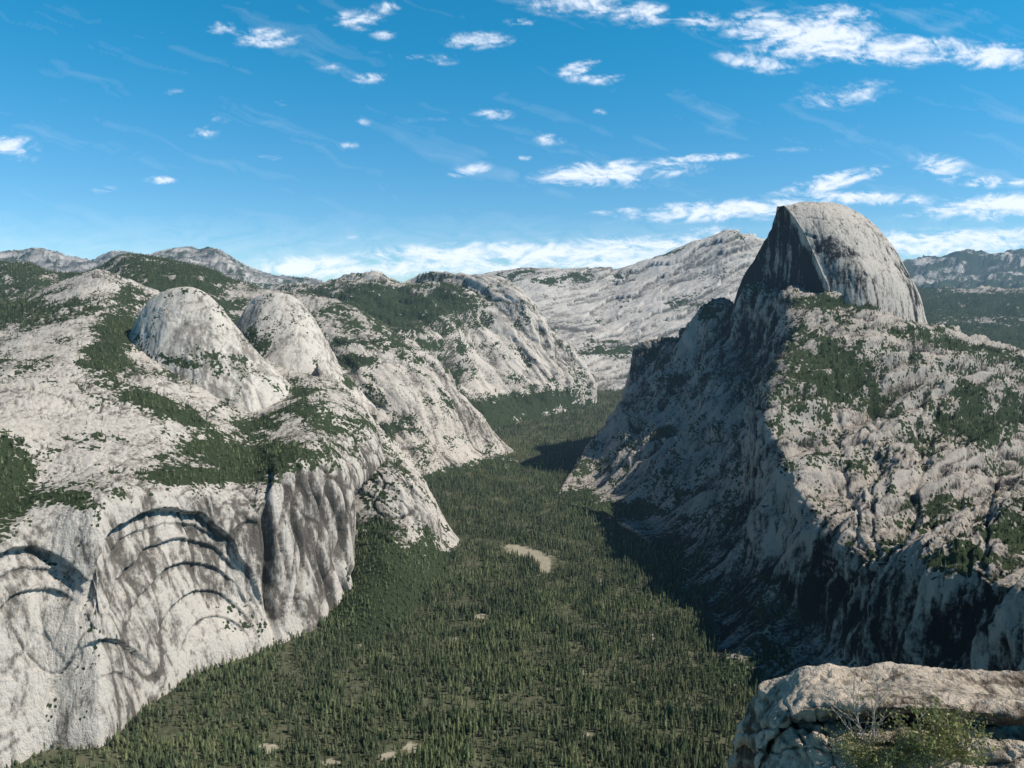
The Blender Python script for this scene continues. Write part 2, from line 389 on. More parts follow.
# ------------------------------------------------------------------ C spur
cc = [300, 335, 365, 400, 425, 445, 460, 480, 500, 518]
s_ = row(cc, [345, 336, 337, 343, 355, 370, 391, 414, 439, 457], [46, 46, 46, 46, 46, 45.5, 45, 44.5, 44.5, 44.8])
m1 = row(cc, [400, 385, 380, 385, 395, 408, 420, 433, 446, 458], [42, 42, 42, 42, 42.5, 43, 43, 43.5, 44, 44.6])
m2 = row(cc, [460, 440, 430, 430, 435, 440, 442, 448, 452, 459], [39, 39, 39.5, 40, 40.5, 41.5, 42, 43, 43.6, 44.4])
by = np.array([520, 515, 510, 495, 486, 480, 475, 468, 463, 460.]); base = P(np.array(cc, float), by, Dfloor(np.array(cc), by))
W = add_sides(np.stack(add_back(add_base([base, m2, m1, s_], .99, .6), (2, 5, 9), (.6, 3, 9))))
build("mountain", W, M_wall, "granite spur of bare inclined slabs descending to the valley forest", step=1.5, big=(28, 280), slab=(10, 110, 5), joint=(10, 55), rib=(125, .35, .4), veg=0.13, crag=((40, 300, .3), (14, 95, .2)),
      patches=[(385, 343, 60, 5, .6), (440, 482, 60, 11, 1.2, -15), (400, 430, 26, 6, .3), (400, 505, 40, 14, 1.1), (350, 362, 30, 8, .5)], nzmin=0.25, treeden=1/180.)

# ------------------------------------------------------------------ D mid mountain
cd = [260, 300, 330, 372, 400, 430, 460, 490, 512, 528, 548, 572, 586, 596]
s_ = row(cd, [296, 286, 281, 275, 283, 276, 273, 275, 283, 299, 328, 351, 365, 376], [66, 66, 66, 66, 66, 66, 65, 64, 63, 62, 61, 61, 61, 62])
m1 = row(cd, [330, 318, 312, 310, 312, 308, 298, 298, 310, 326, 350, 364, 372, 378], [58, 58, 58, 58, 58, 59, 61, 61.5, 60.5, 60, 59.5, 60, 60.5, 61.5])
m2 = row(cd, [360, 350, 345, 345, 345, 345, 345, 345, 350, 358, 368, 374, 377, 380], [50, 50, 50, 50, 50, 52, 56, 58, 58, 58, 58, 59, 60, 61])
m3 = row(cd, [400, 395, 390, 390, 392, 395, 385, 383, 385, 385, 384, 382, 382, 382], [45, 45, 45, 45, 45, 47, 52, 55, 56, 56.5, 57.2, 58.5, 59.7, 60.7])
b_ = row(cd, [450, 450, 446, 443, 443, 448, 446, 438, 429, 421, 416, 410, 406, 402], [43, 43, 43, 43, 43, 45, 47, 49, 52, 54, 55.5, 57.5, 59, 60.2])
W = add_sides(np.stack(add_back(add_base([b_, m3, m2, m1, s_], .98, 1), (3, 8, 14), (.6, 3, 9))))
def gulD(px, py, p):
    g = np.exp(-((px-(447+.3*(py-350)+4*np.sin(py/8.)))/9.)**2)*sstep(335, 365, py)
    return -120*g, -.3*g  # gully is carved, and its shadow is also darkened into the tone
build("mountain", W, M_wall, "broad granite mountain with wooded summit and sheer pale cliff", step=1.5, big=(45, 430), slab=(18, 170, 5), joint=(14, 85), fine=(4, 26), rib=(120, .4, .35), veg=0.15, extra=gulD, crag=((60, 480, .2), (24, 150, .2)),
      patches=[(385, 308, 84, 20, .85), (300, 310, 40, 18, .6), (452, 302, 28, 16, .75), (445, 372, 12, 20, .5), (545, 402, 56, 9, 1.3, -8), (495, 285, 22, 8, -.5), (420, 345, 60, 8, .35), (480, 416, 50, 14, 1.1), (515, 345, 36, 26, -.25), (590, 392, 14, 8, 1.2)], nzmin=0.15, treeden=1/330., tone_e=[(520, 345, 40, 36, .1)])

# ------------------------------------------------------------------ E far pale ridge
ce = [440, 480, 505, 540, 580, 610, 630, 655, 680, 705, 728, 748, 768, 800, 850]
s_ = row(ce, [285, 276, 270, 268, 270, 271, 267, 259, 249, 240, 232, 236, 243, 255, 275], [92]*15)
m1 = row(ce, [310, 300, 292, 288, 292, 294, 290, 285, 280, 275, 268, 268, 272, 280, 295], [86]*15)
m2 = row(ce, [340, 332, 325, 320, 322, 325, 322, 318, 315, 312, 310, 310, 312, 315, 320], [79]*15)
b_ = row(ce, [380, 378, 375, 368, 364, 364, 366, 366, 366, 366, 366, 366, 366, 366, 366], [70]*15)
W = add_sides(np.stack(add_back(add_base([b_, m2, m1, s_], .9, 2), (4, 10, 20), (.6, 3, 9))))
def slabE(px, py, p):
    nb = fbm(np.stack([px/50., py/26., 0*px], -1), 3, .55)
    m_ = sstep(540, 620, px)*.8+.2
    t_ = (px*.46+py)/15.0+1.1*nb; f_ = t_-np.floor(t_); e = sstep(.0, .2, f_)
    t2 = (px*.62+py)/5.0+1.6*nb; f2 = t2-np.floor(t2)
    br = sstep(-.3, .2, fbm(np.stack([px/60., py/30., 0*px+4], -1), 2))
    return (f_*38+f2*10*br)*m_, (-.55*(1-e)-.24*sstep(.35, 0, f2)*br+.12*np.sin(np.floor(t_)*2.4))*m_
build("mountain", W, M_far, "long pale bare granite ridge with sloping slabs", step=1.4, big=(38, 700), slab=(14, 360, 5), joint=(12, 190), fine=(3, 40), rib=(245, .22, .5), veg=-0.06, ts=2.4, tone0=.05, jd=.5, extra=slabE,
      patches=[(560, 278, 60, 6, .6), (620, 350, 40, 8, .45), (690, 296, 40, 5, .3, -20)], nzmin=0.3, treeden=1/1500.)

# ------------------------------------------------------------------ distant ranges
ch = [-300, -150, 0, 20, 40, 70, 90, 110, 140, 180, 210, 235, 262, 300, 340, 400, 470, 560, 620]
s_ = row(ch, [262, 258, 253, 251, 249, 257, 260, 254, 255, 249, 252, 262, 275, 280, 284, 286, 282, 276, 285], [150]*19)
m1 = row(ch, [275]*6+[272]*6+[284]+[292]*6, [125]*19)
b_ = row(ch, [310]*19, [95]*19)
W = add_sides(np.stack(add_back([b_, m1, s_], (5, 15, 30), (1, 6, 15))))
build("mountain", W, M_far, "distant bare granite peaks along the skyline", step=1.7, big=(110, 1500), slab=(40, 500, 5), joint=(25, 300), fine=(8, 60), rib=(0, 1, .8), veg=0.2, nzmin=0.2, treeden=0, ts=3.5, tone0=-.16,
      patches=[(60, 285, 90, 10, .8), (330, 292, 60, 7, .8)], damp=False)
ci = [850, 880, 905, 940, 965, 985, 1010, 1035, 1100, 1250]
s_ = row(ci, [268, 265, 262, 256, 252, 256, 252, 250, 256, 262], [230]*10)
m1 = row(ci, [280]*10, [190]*10); b_ = row(ci, [300]*10, [150]*10)
W = add_sides(np.stack(add_back([b_, m1, s_], (8, 25, 60), (1, 6, 15))))
build("mountain", W, M_far, "hazy blue distant mountain range", step=1.7, big=(240, 1800), slab=(60, 700, 5), joint=(60, 400), fine=(10, 90), rib=(0, 1, .8), veg=0.6, nzmin=0.0, treeden=0, ts=5, damp=False)
s_ = row(ci, [290, 289, 287, 288, 290, 287, 289, 289, 292, 300], [110]*10)
m1 = row(ci, [312]*10, [88]*10); b_ = row(ci, [350, 350, 350, 350, 358, 362, 366, 370, 390, 420], [60]*10)
W = add_sides(np.stack(add_back([b_, m1, s_], (8, 15, 30), (1, 4, 9))))
build("hill", W, M_for, "dark conifer-covered rolling hills", step=1.7, big=(60, 600), slab=(10, 200, 4), joint=(5, 120), fine=(4, 40), rib=(0, 1, .8), veg=0.9, nzmin=0.0,
      treeden=1/900., category="hill", patches=[(985, 287, 40, 6, -.8), (1000, 320, 40, 4, -.6)], treeh=(16, 26), damp=False)

# ------------------------------------------------------------------ Half dome
def fD(px, py, lean=0.0):
    rx, ry, rz = ray(px, py); return 53.6/(1+1.136*float(rx)/float(ry))+lean
HD = [
 [(722, 352), (765, 380), (812, 372), (850, 356, 35.2), (894, 352, 36.2), (940, 356, 38.5)],
 [(736, 298), (776, 310), (829, 296), (864, 302, 35.8), (898, 309, 36.7), (926, 320, 38.8)],
 [(743, 277), (777, 284), (822, 272), (856, 273, 36.1), (891, 279, 36.9), (918, 292, 38.8)],
 [(754, 260), (779, 262), (813, 251), (846, 252, 36.6), (878, 257, 37.3), (906, 268, 39)],
 [(764, 242), (782, 242), (804, 232), (836, 232, 37.2), (868, 236, 37.8), (893, 246, 39.2)],
 [(772, 226), (782, 224), (794, 216.5), (825, 215, 37.9), (854, 218.5, 38.4), (877, 227, 39.5)],
 [(776, 213), (781, 211.5), (787, 208.5), (815, 205, 38.5), (842, 207.5, 39.0), (862, 214.5, 39.9)],
 [(777, 207), (780, 206.5), (784, 205.5), (808, 201.8, 39.2), (832, 202.5, 39.7), (849, 208, 40.3)],
]
rows = []
for k_, r in enumerate(HD):
    pts = [P(q[0], q[1], fD(q[0], q[1], 0.05*k_)) if len(q) == 2 else P(*q) for q in r]
    cre = pts[2]; cre2 = cre+np.array([.12, .0, 0]); cre0 = cre*.94+pts[1]*.06
    h1 = pts[0]; h6 = pts[-1]
    left = h1*1.10+np.array([1.4, 0, -0.2]); right = h6*1.1+np.array([-2.0, 0, -0.2]); leftn = h1*1.01+np.array([.2, 0, 0]); rn = h6*1.025+np.array([-.2, 0, -.05])
    pts[1] = pts[1]*1.008
    rows.append(np.array([left, leftn, pts[0], pts[1], cre0, cre, cre2, pts[3], pts[4], pts[5], rn, right]))
top = rows[-1]
rows.append(top*1.015+np.array([0, 0, -0.05])); rows.append(top*1.06+np.array([0, 0, -1.2])); rows.append(top*1.1+np.array([0, 0, -8]))
W = np.stack(rows)
def hdx(px, py, p):
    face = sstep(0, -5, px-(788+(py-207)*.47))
    nb = fbm(np.stack([px/16., py/50., 0*px], -1), 3, .6); nb2 = fbm(np.stack([px/9., py/70., 0*px+3], -1), 3, .6)
    g = sstep(.1, .5, nb2)*face
    right = 1-face
    rr_ = sstep(.15, .5, fbm(np.stack([(px-(py-205)*.45)/9., py/60., 0*px+8], -1), 3, .6))*right*sstep(208, 235, py)
    bench = np.exp(-((py-(250+.4*(px-850)+8*nb))/1.6)**2)*right*sstep(.0, .25, nb)
    return -9*g-5*rr_-6*bench, -.12*g-.22*rr_-.25*bench-.78*face  # whole sheer face darkened in tone, painting in its shade
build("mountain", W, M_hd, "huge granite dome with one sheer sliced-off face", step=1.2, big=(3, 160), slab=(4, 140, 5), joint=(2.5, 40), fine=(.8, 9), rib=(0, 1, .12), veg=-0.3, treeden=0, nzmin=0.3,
      extra=hdx, tone_e=[(835, 213, 40, 12, .15)], tone0=.04, jd=.5, damp=False)

# ------------------------------------------------------------------ G right ridge
A_ = [(556, 497, 35.8), (588, 452, 40), (614, 405, 42), (640, 348, 43), (668, 334, 42.5), (702, 314, 41.5), (735, 301, 40), (788, 290, 37.2), (850, 297, 36.7), (922, 320, 38), (1024, 352, 36), (1200, 410, 34)]
B_ = [(557, 498, 35.6), (594, 482, 37.3), (625, 445, 38.6), (655, 400, 39.8), (690, 372, 39.4), (718, 350, 38.8), (752, 350, 37.6), (799, 320, 33.4), (850, 335, 32.4), (925, 362, 31), (1024, 398, 30), (1200, 450, 27)]
C_ = [(558, 499, 35.4), (598, 498, 34.6), (632, 480, 34.8), (664, 455, 35.0), (695, 440, 34.4), (722, 425, 33.4), (745, 420, 32), (772, 392, 28.2), (840, 408, 27.4), (925, 425, 26), (1024, 455, 24), (1200, 500, 20)]
E_ = [(559, 500, 35.2), (602, 508, 33), (640, 518, 31.5), (668, 508, 31), (690, 505, 30.2), (715, 500, 28.8), (742, 490, 27.2), (775, 452, 24.3), (840, 482, 22.6), (920, 500, 20.3), (1024, 522, 17.8), (1200, 560, 13.5)]
F_ = [(560, 500.5, 35.1), (606, 514, 31.6), (650, 535, 28.9), (672, 548, 27.6), (690, 560, 26.2), (705, 565, 25.2), (745, 560, 24.0), (798, 518, 21.6), (850, 552, 18.9), (930, 568, 16.9), (1024, 590, 14.8), (1200, 650, 11)]
F2 = [(560, 501, 35), (607, 516, 31.2), (652, 545, 27.9), (668, 580, 24.8), (672, 610, 22.9), (690, 622, 22.0), (727, 616, 21.9), (782, 600, 21.3), (832, 646, 18.8), (905, 688, 16.8), (988, 723, 14.7), (1150, 800, 11.0)]
Gp = [(560, 502), (608, 519), (655, 552), (664, 592), (652, 642), (676, 670), (712, 686), (762, 682), (812, 705), (890, 750), (975, 800), (1160, 900)]
def rr(L): a = np.array(L, float); return P(a[:, 0], a[:, 1], a[:, 2])
gp = np.array(Gp, float); base = P(gp[:, 0], gp[:, 1], Dfloor(gp[:, 0], gp[:, 1]))
W = np.stack(add_back(add_base([base, rr(F2), rr(F_), rr(E_), rr(C_), rr(B_), rr(A_)], 0.99, 0.7), (1.5, 4, 8), (.4, 3, 9)))
W = add_sides(W, (3, 8))
vegG = [(825, 370, 40, 30, .6, -30), (985, 415, 44, 26, .65), (1000, 545, 46, 20, .6), (850, 303, 44, 6, .8), (960, 345, 60, 6, .5, 15), (900, 330, 40, 6, .4), (890, 400, 30, 20, .2),
        (720, 315, 14, 6, .8), (655, 360, 16, 10, .5), (700, 590, 26, 8, .5), (578, 496, 22, 6, 1.0), (615, 510, 34, 9, 1.0), (905, 520, 40, 14, .15), (915, 470, 26, 40, -.3, 15), (800, 345, 8, 20, .4),
        (660, 560, 22, 18, 1.1), (668, 620, 16, 34, 1.0), (710, 672, 60, 14, 1.1)]
def gulG(px, py, p):
    nb = fbm(np.stack([px/30., py/30., 0*px], -1), 4, .65)
    m_ = sstep(790, 830, px)*sstep(600, 560, py)*sstep(320, 370, py)
    d = 0*px; tn = 0*px
    for x0, s_, wd, a in ((842, .16, 3.5, 13), (875, -.05, 4, 12), (925, -.22, 5, 16), (960, .1, 3.5, 11), (1000, -.12, 4, 12)):
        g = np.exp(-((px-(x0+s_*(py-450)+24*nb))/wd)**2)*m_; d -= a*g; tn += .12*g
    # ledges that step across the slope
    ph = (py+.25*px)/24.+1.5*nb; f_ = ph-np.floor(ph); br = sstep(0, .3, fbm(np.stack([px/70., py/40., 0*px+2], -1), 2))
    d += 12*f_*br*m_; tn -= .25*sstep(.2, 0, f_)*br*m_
    return d, tn
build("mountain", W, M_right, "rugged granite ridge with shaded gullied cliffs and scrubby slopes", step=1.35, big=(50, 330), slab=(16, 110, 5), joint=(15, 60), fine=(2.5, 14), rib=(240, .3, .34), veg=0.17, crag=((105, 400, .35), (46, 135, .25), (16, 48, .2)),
      patches=vegG, nzmin=0.28, treeden=1/200., extra=gulG, tone_e=[(915, 470, 22, 50, .15, 15), (640, 440, 50, 50, .10), (765, 340, 36, 50, -.40), (740, 590, 70, 60, -.38), (920, 625, 120, 42, -.5, 12)], tone0=.02)  # dark tone patches paint extra shade on the flank and lower cliffs

# ------------------------------------------------------------------ ground sheet
ys = np.concatenate([np.linspace(-400, 8, 24), np.linspace(9, 90, 420), np.geomspace(91, 6000, 60)])
xs = np.concatenate([-np.geomspace(4000, 31, 30), np.linspace(-30, 30, 300), np.geomspace(31, 4000, 30)])
X, Y = np.meshgrid(xs, ys); Z = floorz(Y)
p = np.stack([X, Y, Z], -1).reshape(-1, 3)*S
p[:, 2] += fbm(p/260.+2, 4)*14+fbm(p/40.+4, 2)*2
gpx, gpy = project(p/S)
CLEAR = [(528, 553, 26, 5, 1, 15), (545, 566, 7, 8, .9), (482, 617, 7, 3, 1), (388, 756, 10, 4, .9, -10), (268, 748, 11, 5, 1.0), (412, 748, 7, 7, 1), (470, 690, 6, 3, .7), (560, 690, 7, 4, .7), (590, 735, 7, 4, .8),
         (585, 672, 5, 3, .8), (360, 640, 8, 14, .6), (505, 640, 5, 3, .6), (600, 580, 4, 12, .5, 10), (455, 640, 5, 3, .6), (430, 700, 5, 3, .7), (330, 762, 12, 4, .8)]
cl = ell(gpx, gpy, CLEAR)
mg = bpy.data.materials.new("forest_floor"); b = NB(nt(mg))
pos = b.n('ShaderNodeNewGeometry').outputs['Position']
c = b.mix(b.ramp(b.noise(pos, 0.02, 5, 0.7), .3, .7), (0.05, 0.06, 0.034), (0.14, 0.138, 0.09))
at = b.n('ShaderNodeAttribute', attribute_name='bare').outputs['Fac']
bare = b.mix(b.noise(pos, 0.05, 3, 0.7), (0.2, 0.19, 0.11), (0.5, 0.44, 0.36))
v = b.ramp(b.math('ADD', at, b.math('MULTIPLY', b.math('SUBTRACT', b.noise(pos, 0.03, 4, 0.7), 0.5), 1.3)), 0.35, 0.6)
c = b.mix(v, c, bare)
bs = b.n('ShaderNodeBsdfDiffuse'); b.l(c, bs.inputs['Color'])
finish(b, bs.outputs[0])
g = new_obj("ground", p, quads(len(ys), len(xs)), mg, "structure", "valley floor of forest soil with small gravel clearings", "ground")
at = g.data.attributes.new("bare", 'FLOAT', 'POINT'); at.data.foreach_set("value", cl.astype(np.float32))

# ------------------------------------------------------------------ trees
def leaf_mat(name, c1, c2, trans=0.1, haze=True, objrand=True):
    m = bpy.data.materials.new(name); b = NB(nt(m))
    if objrand:
        r = b.n('ShaderNodeObjectInfo').outputs['Random']
        c = b.mix(b.math('POWER', r, 1.5), c1, c2)
        pos = b.n('ShaderNodeNewGeometry').outputs['Position']
        c = b.mix(b.ramp(b.noise(pos, 0.005, 2), .40, .66), c, b.mix(1.0, c, (1.45, 1.42, 1.25), 'MULTIPLY'))
    else:
        pos = b.n('ShaderNodeNewGeometry').outputs['Position']; c = b.mix(b.ramp(b.noise(pos, 14, 3), .35, .65), c1, c2)
    d = b.n('ShaderNodeBsdfDiffuse'); b.l(c, d.inputs[0])
    if trans > 0:
        t = b.n('ShaderNodeBsdfTranslucent'); b.l(c, t.inputs[0])
        mx = b.n('ShaderNodeMixShader'); mx.inputs[0].default_value = trans; b.l(d.outputs[0], mx.inputs[1]); b.l(t.outputs[0], mx.inputs[2])
        finish(b, mx.outputs[0], haze)
    else: finish(b, d.outputs[0], haze)
    return m
M_pine = leaf_mat("pine_needles", (0.05, 0.072, 0.042), (0.165, 0.182, 0.10), 0)
M_oak = leaf_mat("oak_leaves", (0.09, 0.113, 0.055), (0.20, 0.212, 0.11), 0)
M_trunk = bpy.data.materials.new("bark"); b = NB(nt(M_trunk)); pos = b.n('ShaderNodeNewGeometry').outputs['Position']
bs = b.n('ShaderNodeBsdfDiffuse'); b.l(b.mix(b.noise(pos, 2, 2), (0.06, 0.04, 0.028), (0.14, 0.10, 0.07)), bs.inputs[0]); finish(b, bs.outputs[0])

def tree_mesh(name, kind, seed):
    r = np.random.default_rng(seed); V = []; Fc = []; mi = []
    k = 4
    H = 0.95 if kind == 'pine' else 0.6
    for j, (z, rad) in enumerate(((-0.04, 0.016), (H*0.5, 0.010), (H, 0.002))):
        for i in range(k):
            a = 2*math.pi*i/k; V.append((rad*math.cos(a), rad*math.sin(a), z))
    for j in range(2):
        for i in range(k):
            Fc.append((j*k+i, j*k+(i+1) % k, (j+1)*k+(i+1) % k, (j+1)*k+i)); mi.append(1)
    if kind == 'pine':
        R0 = r.uniform(0.15, 0.21); z0 = r.uniform(0.10, 0.25); T = 8
        for t in range(T):
            f = t/(T-1); z = z0+(1-z0)*f*0.93; R = R0*(1-f**1.4)**0.8*(1+r.uniform(-.2, .2))+0.016
            zt = z+(1-z0)/T*1.6; nb = 6; off = r.random()*6
            for i in range(nb):
                a = off+2*math.pi*(i+r.uniform(-.2, .2))/nb; rr_ = R*r.uniform(.6, 1.2); w = 0.48+r.uniform(-.1, .1)
                s = len(V); dz = -0.03*r.random()-0.01
                V += [(0, 0, min(zt, 1)), (rr_*.6*math.cos(a-w), rr_*.6*math.sin(a-w), z+0.012), (rr_*math.cos(a), rr_*math.sin(a), z+dz), (rr_*.6*math.cos(a+w), rr_*.6*math.sin(a+w), z+0.012)]
                Fc.append((s, s+1, s+2, s+3)); mi.append(0)
    else:
        cl = [(r.normal(0, .16), r.normal(0, .16), r.uniform(.42, .85), r.uniform(.14, .22)) for _ in range(7)]
        for (cx, cy, cz, cr) in cl:
            s = len(V); V += [(0.012, 0, .25), (-0.012, 0, .25), (cx, cy, cz)]; Fc.append((s, s+1, s+2, s+2)); mi.append(1)
            for q in range(11):
                d = r.normal(size=3); d /= np.linalg.norm(d); c0 = np.array([cx, cy, cz])+d*cr*r.uniform(.6, 1)
                u = np.cross(d, r.normal(size=3)); u /= np.linalg.norm(u); w = np.cross(d, u)+d*.4; sz = cr*.6
                s = len(V)
                V += [tuple(c0-u*sz), tuple(c0-w*sz*.8), tuple(c0+u*sz), tuple(c0+w*sz*.8)]; Fc.append((s, s+1, s+2, s+3)); mi.append(0)
    me = bpy.data.meshes.new(name)
    me.from_pydata([tuple(float(c) for c in v) for v in V], [], [tuple(dict.fromkeys(f)) for f in Fc]); me.materials.append(M_pine if kind == 'pine' else M_oak); me.materials.append(M_trunk)
    me.polygons.foreach_set("material_index", mi); me.update(); return me
meshes = [tree_mesh("pine_tree", 'pine', 1), tree_mesh("pine_tree", 'pine', 2), tree_mesh("pine_tree", 'pine', 3), tree_mesh("oak_tree", 'oak', 4), tree_mesh("oak_tree", 'oak', 5)]

poly = np.array([(-40, 830), (10, 750), (100, 735), (150, 695), (270, 645), (345, 600), (400, 590), (440, 545), (415, 500), (420, 470), (500, 450), (480, 425), (530, 395), (580, 362), (640, 362), (620, 460), (566, 490), (670, 532), (700, 560), (705, 640), (730, 655), (790, 670), (900, 850)], float)
def inpoly(x, y):
    c = np.zeros(x.shape, bool); n = len(poly)
    for i in range(n):
        x1, y1 = poly[i]; x2, y2 = poly[(i+1) % n]
        cond = ((y1 > y) != (y2 > y)) & (x < (x2-x1)*(y-y1)/(y2-y1+1e-9)+x1); c ^= cond
    return c
pts = []
for (y0, y1, sp) in ((12, 26, 7.7), (26, 42, 9.2), (42, 100, 14)):
    gx = np.arange(-1700, 2200, sp); gy = np.arange(y0*100, y1*100, sp)
    a, c_ = np.meshgrid(gx, gy); a = a.ravel()+rng.uniform(-.5, .5, a.size)*sp*1.3; c_ = c_.ravel()+rng.uniform(-.5, .5, c_.size)*sp*1.3
    q = np.stack([a, c_, floorz(c_/100)*100], -1)
    px, py = project(q/S); ok = inpoly(px, py) & (px > -20) & (px < 1050); pts.append(q[ok])
q = np.concatenate(pts)
zz = q.copy()
q[:, 2] = zz[:, 2]+fbm(zz/260.+2, 4)*14+fbm(zz/40.+4, 2)*2-0.5
px, py = project(q/S)
clr = ell(px, py, CLEAR)+(fbm(q/60.+8, 3)*0.8)
dn = fbm(q/110.+11, 4, .6)
keep = (clr < 0.33+0.1*rng.random(len(q))) & (rng.random(len(q)) < 0.83+dn*1.6)
q = q[keep]; px = px[keep]; py = py[keep]; dn = dn[keep]
h = 9+23*rng.random(len(q))**1.8; h *= (1+0.7*dn); h *= np.where(rng.random(len(q)) < .06, 1.35, 1); h = np.clip(h, 6, 42)
oakness = ell(px, py, [(230, 710, 110, 30, 1, -12), (60, 760, 60, 20, 1), (420, 600, 70, 30, .8, -30), (330, 660, 60, 25, .9, -20)])+fbm(q/180.+31, 3)*.7
isoak = rng.random(len(q)) < np.clip(oakness*0.8+0.10, 0.03, .85)
var = np.where(isoak, rng.integers(3, 5, len(q)), rng.integers(0, 3, len(q)))
h = np.where(isoak, h*0.55+3, h)
fl = np.concatenate([q, h[:, None], var[:, None]], 1)
sl = np.concatenate(TREEPTS)
spx, spy = project(sl[:, :3]/S); ap_ = ell(spx, spy, [(385, 590, 80, 50, .55)])
slv = np.where(rng.random(len(sl)) < .3+ap_, rng.integers(3, 5, len(sl)), rng.integers(0, 3, len(sl)))
sl[:, 3] *= np.where(slv > 2, .6, 1)
sl = np.concatenate([sl, slv[:, None]], 1)
vis = (px > 20) & (px < 735) & (py < 775) & (py > 690)
vis &= ~((px > 715) & (py > 700))
dist = np.linalg.norm(q, axis=1); order = np.argsort(np.where(vis, dist, 1e9)/np.maximum(h, 8)**0.3)
ind = order[:300]; rest = np.ones(len(fl), bool); rest[ind] = False
first = {}
for i in ind:
    x, y, z, hh, vv = fl[i]; vv = int(vv); pine = vv < 3
    ob = bpy.data.objects.new("pine_tree" if pine else "oak_tree", meshes[vv]); bpy.context.scene.collection.objects.link(ob)
    ob.location = (x, y, z); ob.rotation_euler = (0, 0, random.random()*6.28); w = (hh*.7+7)*random.uniform(.85, 1.25) if pine else hh*random.uniform(1., 1.5); ob.scale = (w, w, hh)
    ob["label"] = "dark green conifer standing in the valley forest" if pine else "rounded olive green oak in the valley woods"
    ob["category"] = "tree"; ob["group"] = "conifers on the valley floor" if pine else "oaks on the valley floor"
    first.setdefault(vv, ob)
for vv in range(5):
    if vv not in first: first[vv] = first[min(first)]
allp = np.concatenate([fl[rest], sl]); print("forest points", len(allp), "floor", len(fl))
hh = allp[:, 3]; wid = np.where(allp[:, 4] < 3, (hh*.7+7)*rng.uniform(.8, 1.3, len(hh)), hh*rng.uniform(1., 1.6, len(hh)))
fm = bpy.data.meshes.new("forest"); fm.vertices.add(len(allp)); fm.vertices.foreach_set("co", allp[:, :3].astype(np.float32).ravel())
for nm, typ, arr in (("hgt", 'FLOAT', hh.astype(np.float32)), ("spin", 'FLOAT', (rng.random(len(allp))*6.28).astype(np.float32)), ("wid", 'FLOAT', wid.astype(np.float32)), ("var", 'INT', allp[:, 4].astype(np.int32))):
    a = fm.attributes.new(nm, typ, 'POINT'); a.data.foreach_set("value", arr)
fo = bpy.data.objects.new("forest", fm); bpy.context.scene.collection.objects.link(fo)
fo["kind"] = "stuff"; fo["label"] = "dense dark green conifer forest filling the valley and ledges"; fo["category"] = "forest"
ng = bpy.data.node_groups.new("forest_nodes", 'GeometryNodeTree')
ng.interface.new_socket("Geometry", in_out='INPUT', socket_type='NodeSocketGeometry'); ng.interface.new_socket("Geometry", in_out='OUTPUT', socket_type='NodeSocketGeometry')
gi = ng.nodes.new('NodeGroupInput'); go = ng.nodes.new('NodeGroupOutput'); ji = ng.nodes.new('GeometryNodeJoinGeometry')
def attr(nm, typ):
    n = ng.nodes.new('GeometryNodeInputNamedAttribute'); n.data_type = typ; n.inputs[0].default_value = nm
    return n.outputs[0]
hA, sA, wA, vA = attr("hgt", 'FLOAT'), attr("spin", 'FLOAT'), attr("wid", 'FLOAT'), attr("var", 'INT')
cx = ng.nodes.new('ShaderNodeCombineXYZ'); ng.links.new(wA, cx.inputs[0]); ng.links.new(wA, cx.inputs[1]); ng.links.new(hA, cx.inputs[2])
cr = ng.nodes.new('ShaderNodeCombineXYZ'); ng.links.new(sA, cr.inputs[2])
for vv in range(5):
    oi = ng.nodes.new('GeometryNodeObjectInfo'); oi.inputs['Object'].default_value = first[vv]; oi.inputs['As Instance'].default_value = False
    oi.transform_space = 'ORIGINAL'
    cmpn = ng.nodes.new('FunctionNodeCompare'); cmpn.data_type = 'INT'; cmpn.operation = 'EQUAL'
    ng.links.new(vA, cmpn.inputs[2]); cmpn.inputs[3].default_value = vv
    ip = ng.nodes.new('GeometryNodeInstanceOnPoints'); ng.links.new(gi.outputs[0], ip.inputs['Points']); ng.links.new(cmpn.outputs[0], ip.inputs['Selection'])
    ng.links.new(oi.outputs['Geometry'], ip.inputs['Instance']); ng.links.new(cr.outputs[0], ip.inputs['Rotation']); ng.links.new(cx.outputs[0], ip.inputs['Scale'])
    ng.links.new(ip.outputs[0], ji.inputs[0])
ng.links.new(ji.outputs[0], go.inputs[0])
md = fo.modifiers.new("scatter", 'NODES'); md.node_group = ng

# ------------------------------------------------------------------ near ledge (0.09 hm = 9 m away)
M_ledge = rock_mat("ledge_granite", light=(0.59, 0.50, 0.40), dark=(0.12, 0.10, 0.08), fs=75, bump=.9, haze=False, dots=0, sk=.6)
cl_ = [758, 765, 776, 792, 812, 840, 870, 905, 940, 980, 1024, 1080, 1200]
sy = [756, 728, 706, 691, 683, 680, 684, 681, 683, 688, 689, 690, 692]
D0 = np.array([.098, .097, .096, .095, .094, .093, .092, .091, .09, .089, .088, .087, .085])
s_ = row(cl_, sy, D0)
t1 = row(cl_, [y+o for y, o in zip(sy, [5, 6, 7, 7, 8, 8, 7, 8, 8, 8, 8, 8, 8])], D0-0.005)
t1b = row(cl_, [y+o for y, o in zip(sy, [10, 12, 14, 16, 18, 19, 16, 18, 17, 17, 19, 19, 19])], D0-0.0088)
t2 = row(cl_, [y+o for y, o in zip(sy, [14, 18, 22, 25, 28, 29, 25, 28, 27, 26, 29, 29, 29])], D0-0.0100)
t3 = row(cl_, [y+o for y, o in zip(sy, [22, 26, 30, 34, 38, 40, 35, 38, 37, 36, 40, 40, 40])], D0-0.0074)
t4 = row(cl_, [y+o for y, o in zip(sy, [30, 38, 44, 50, 54, 56, 52, 55, 54, 52, 56, 56, 56])], D0-0.0108)
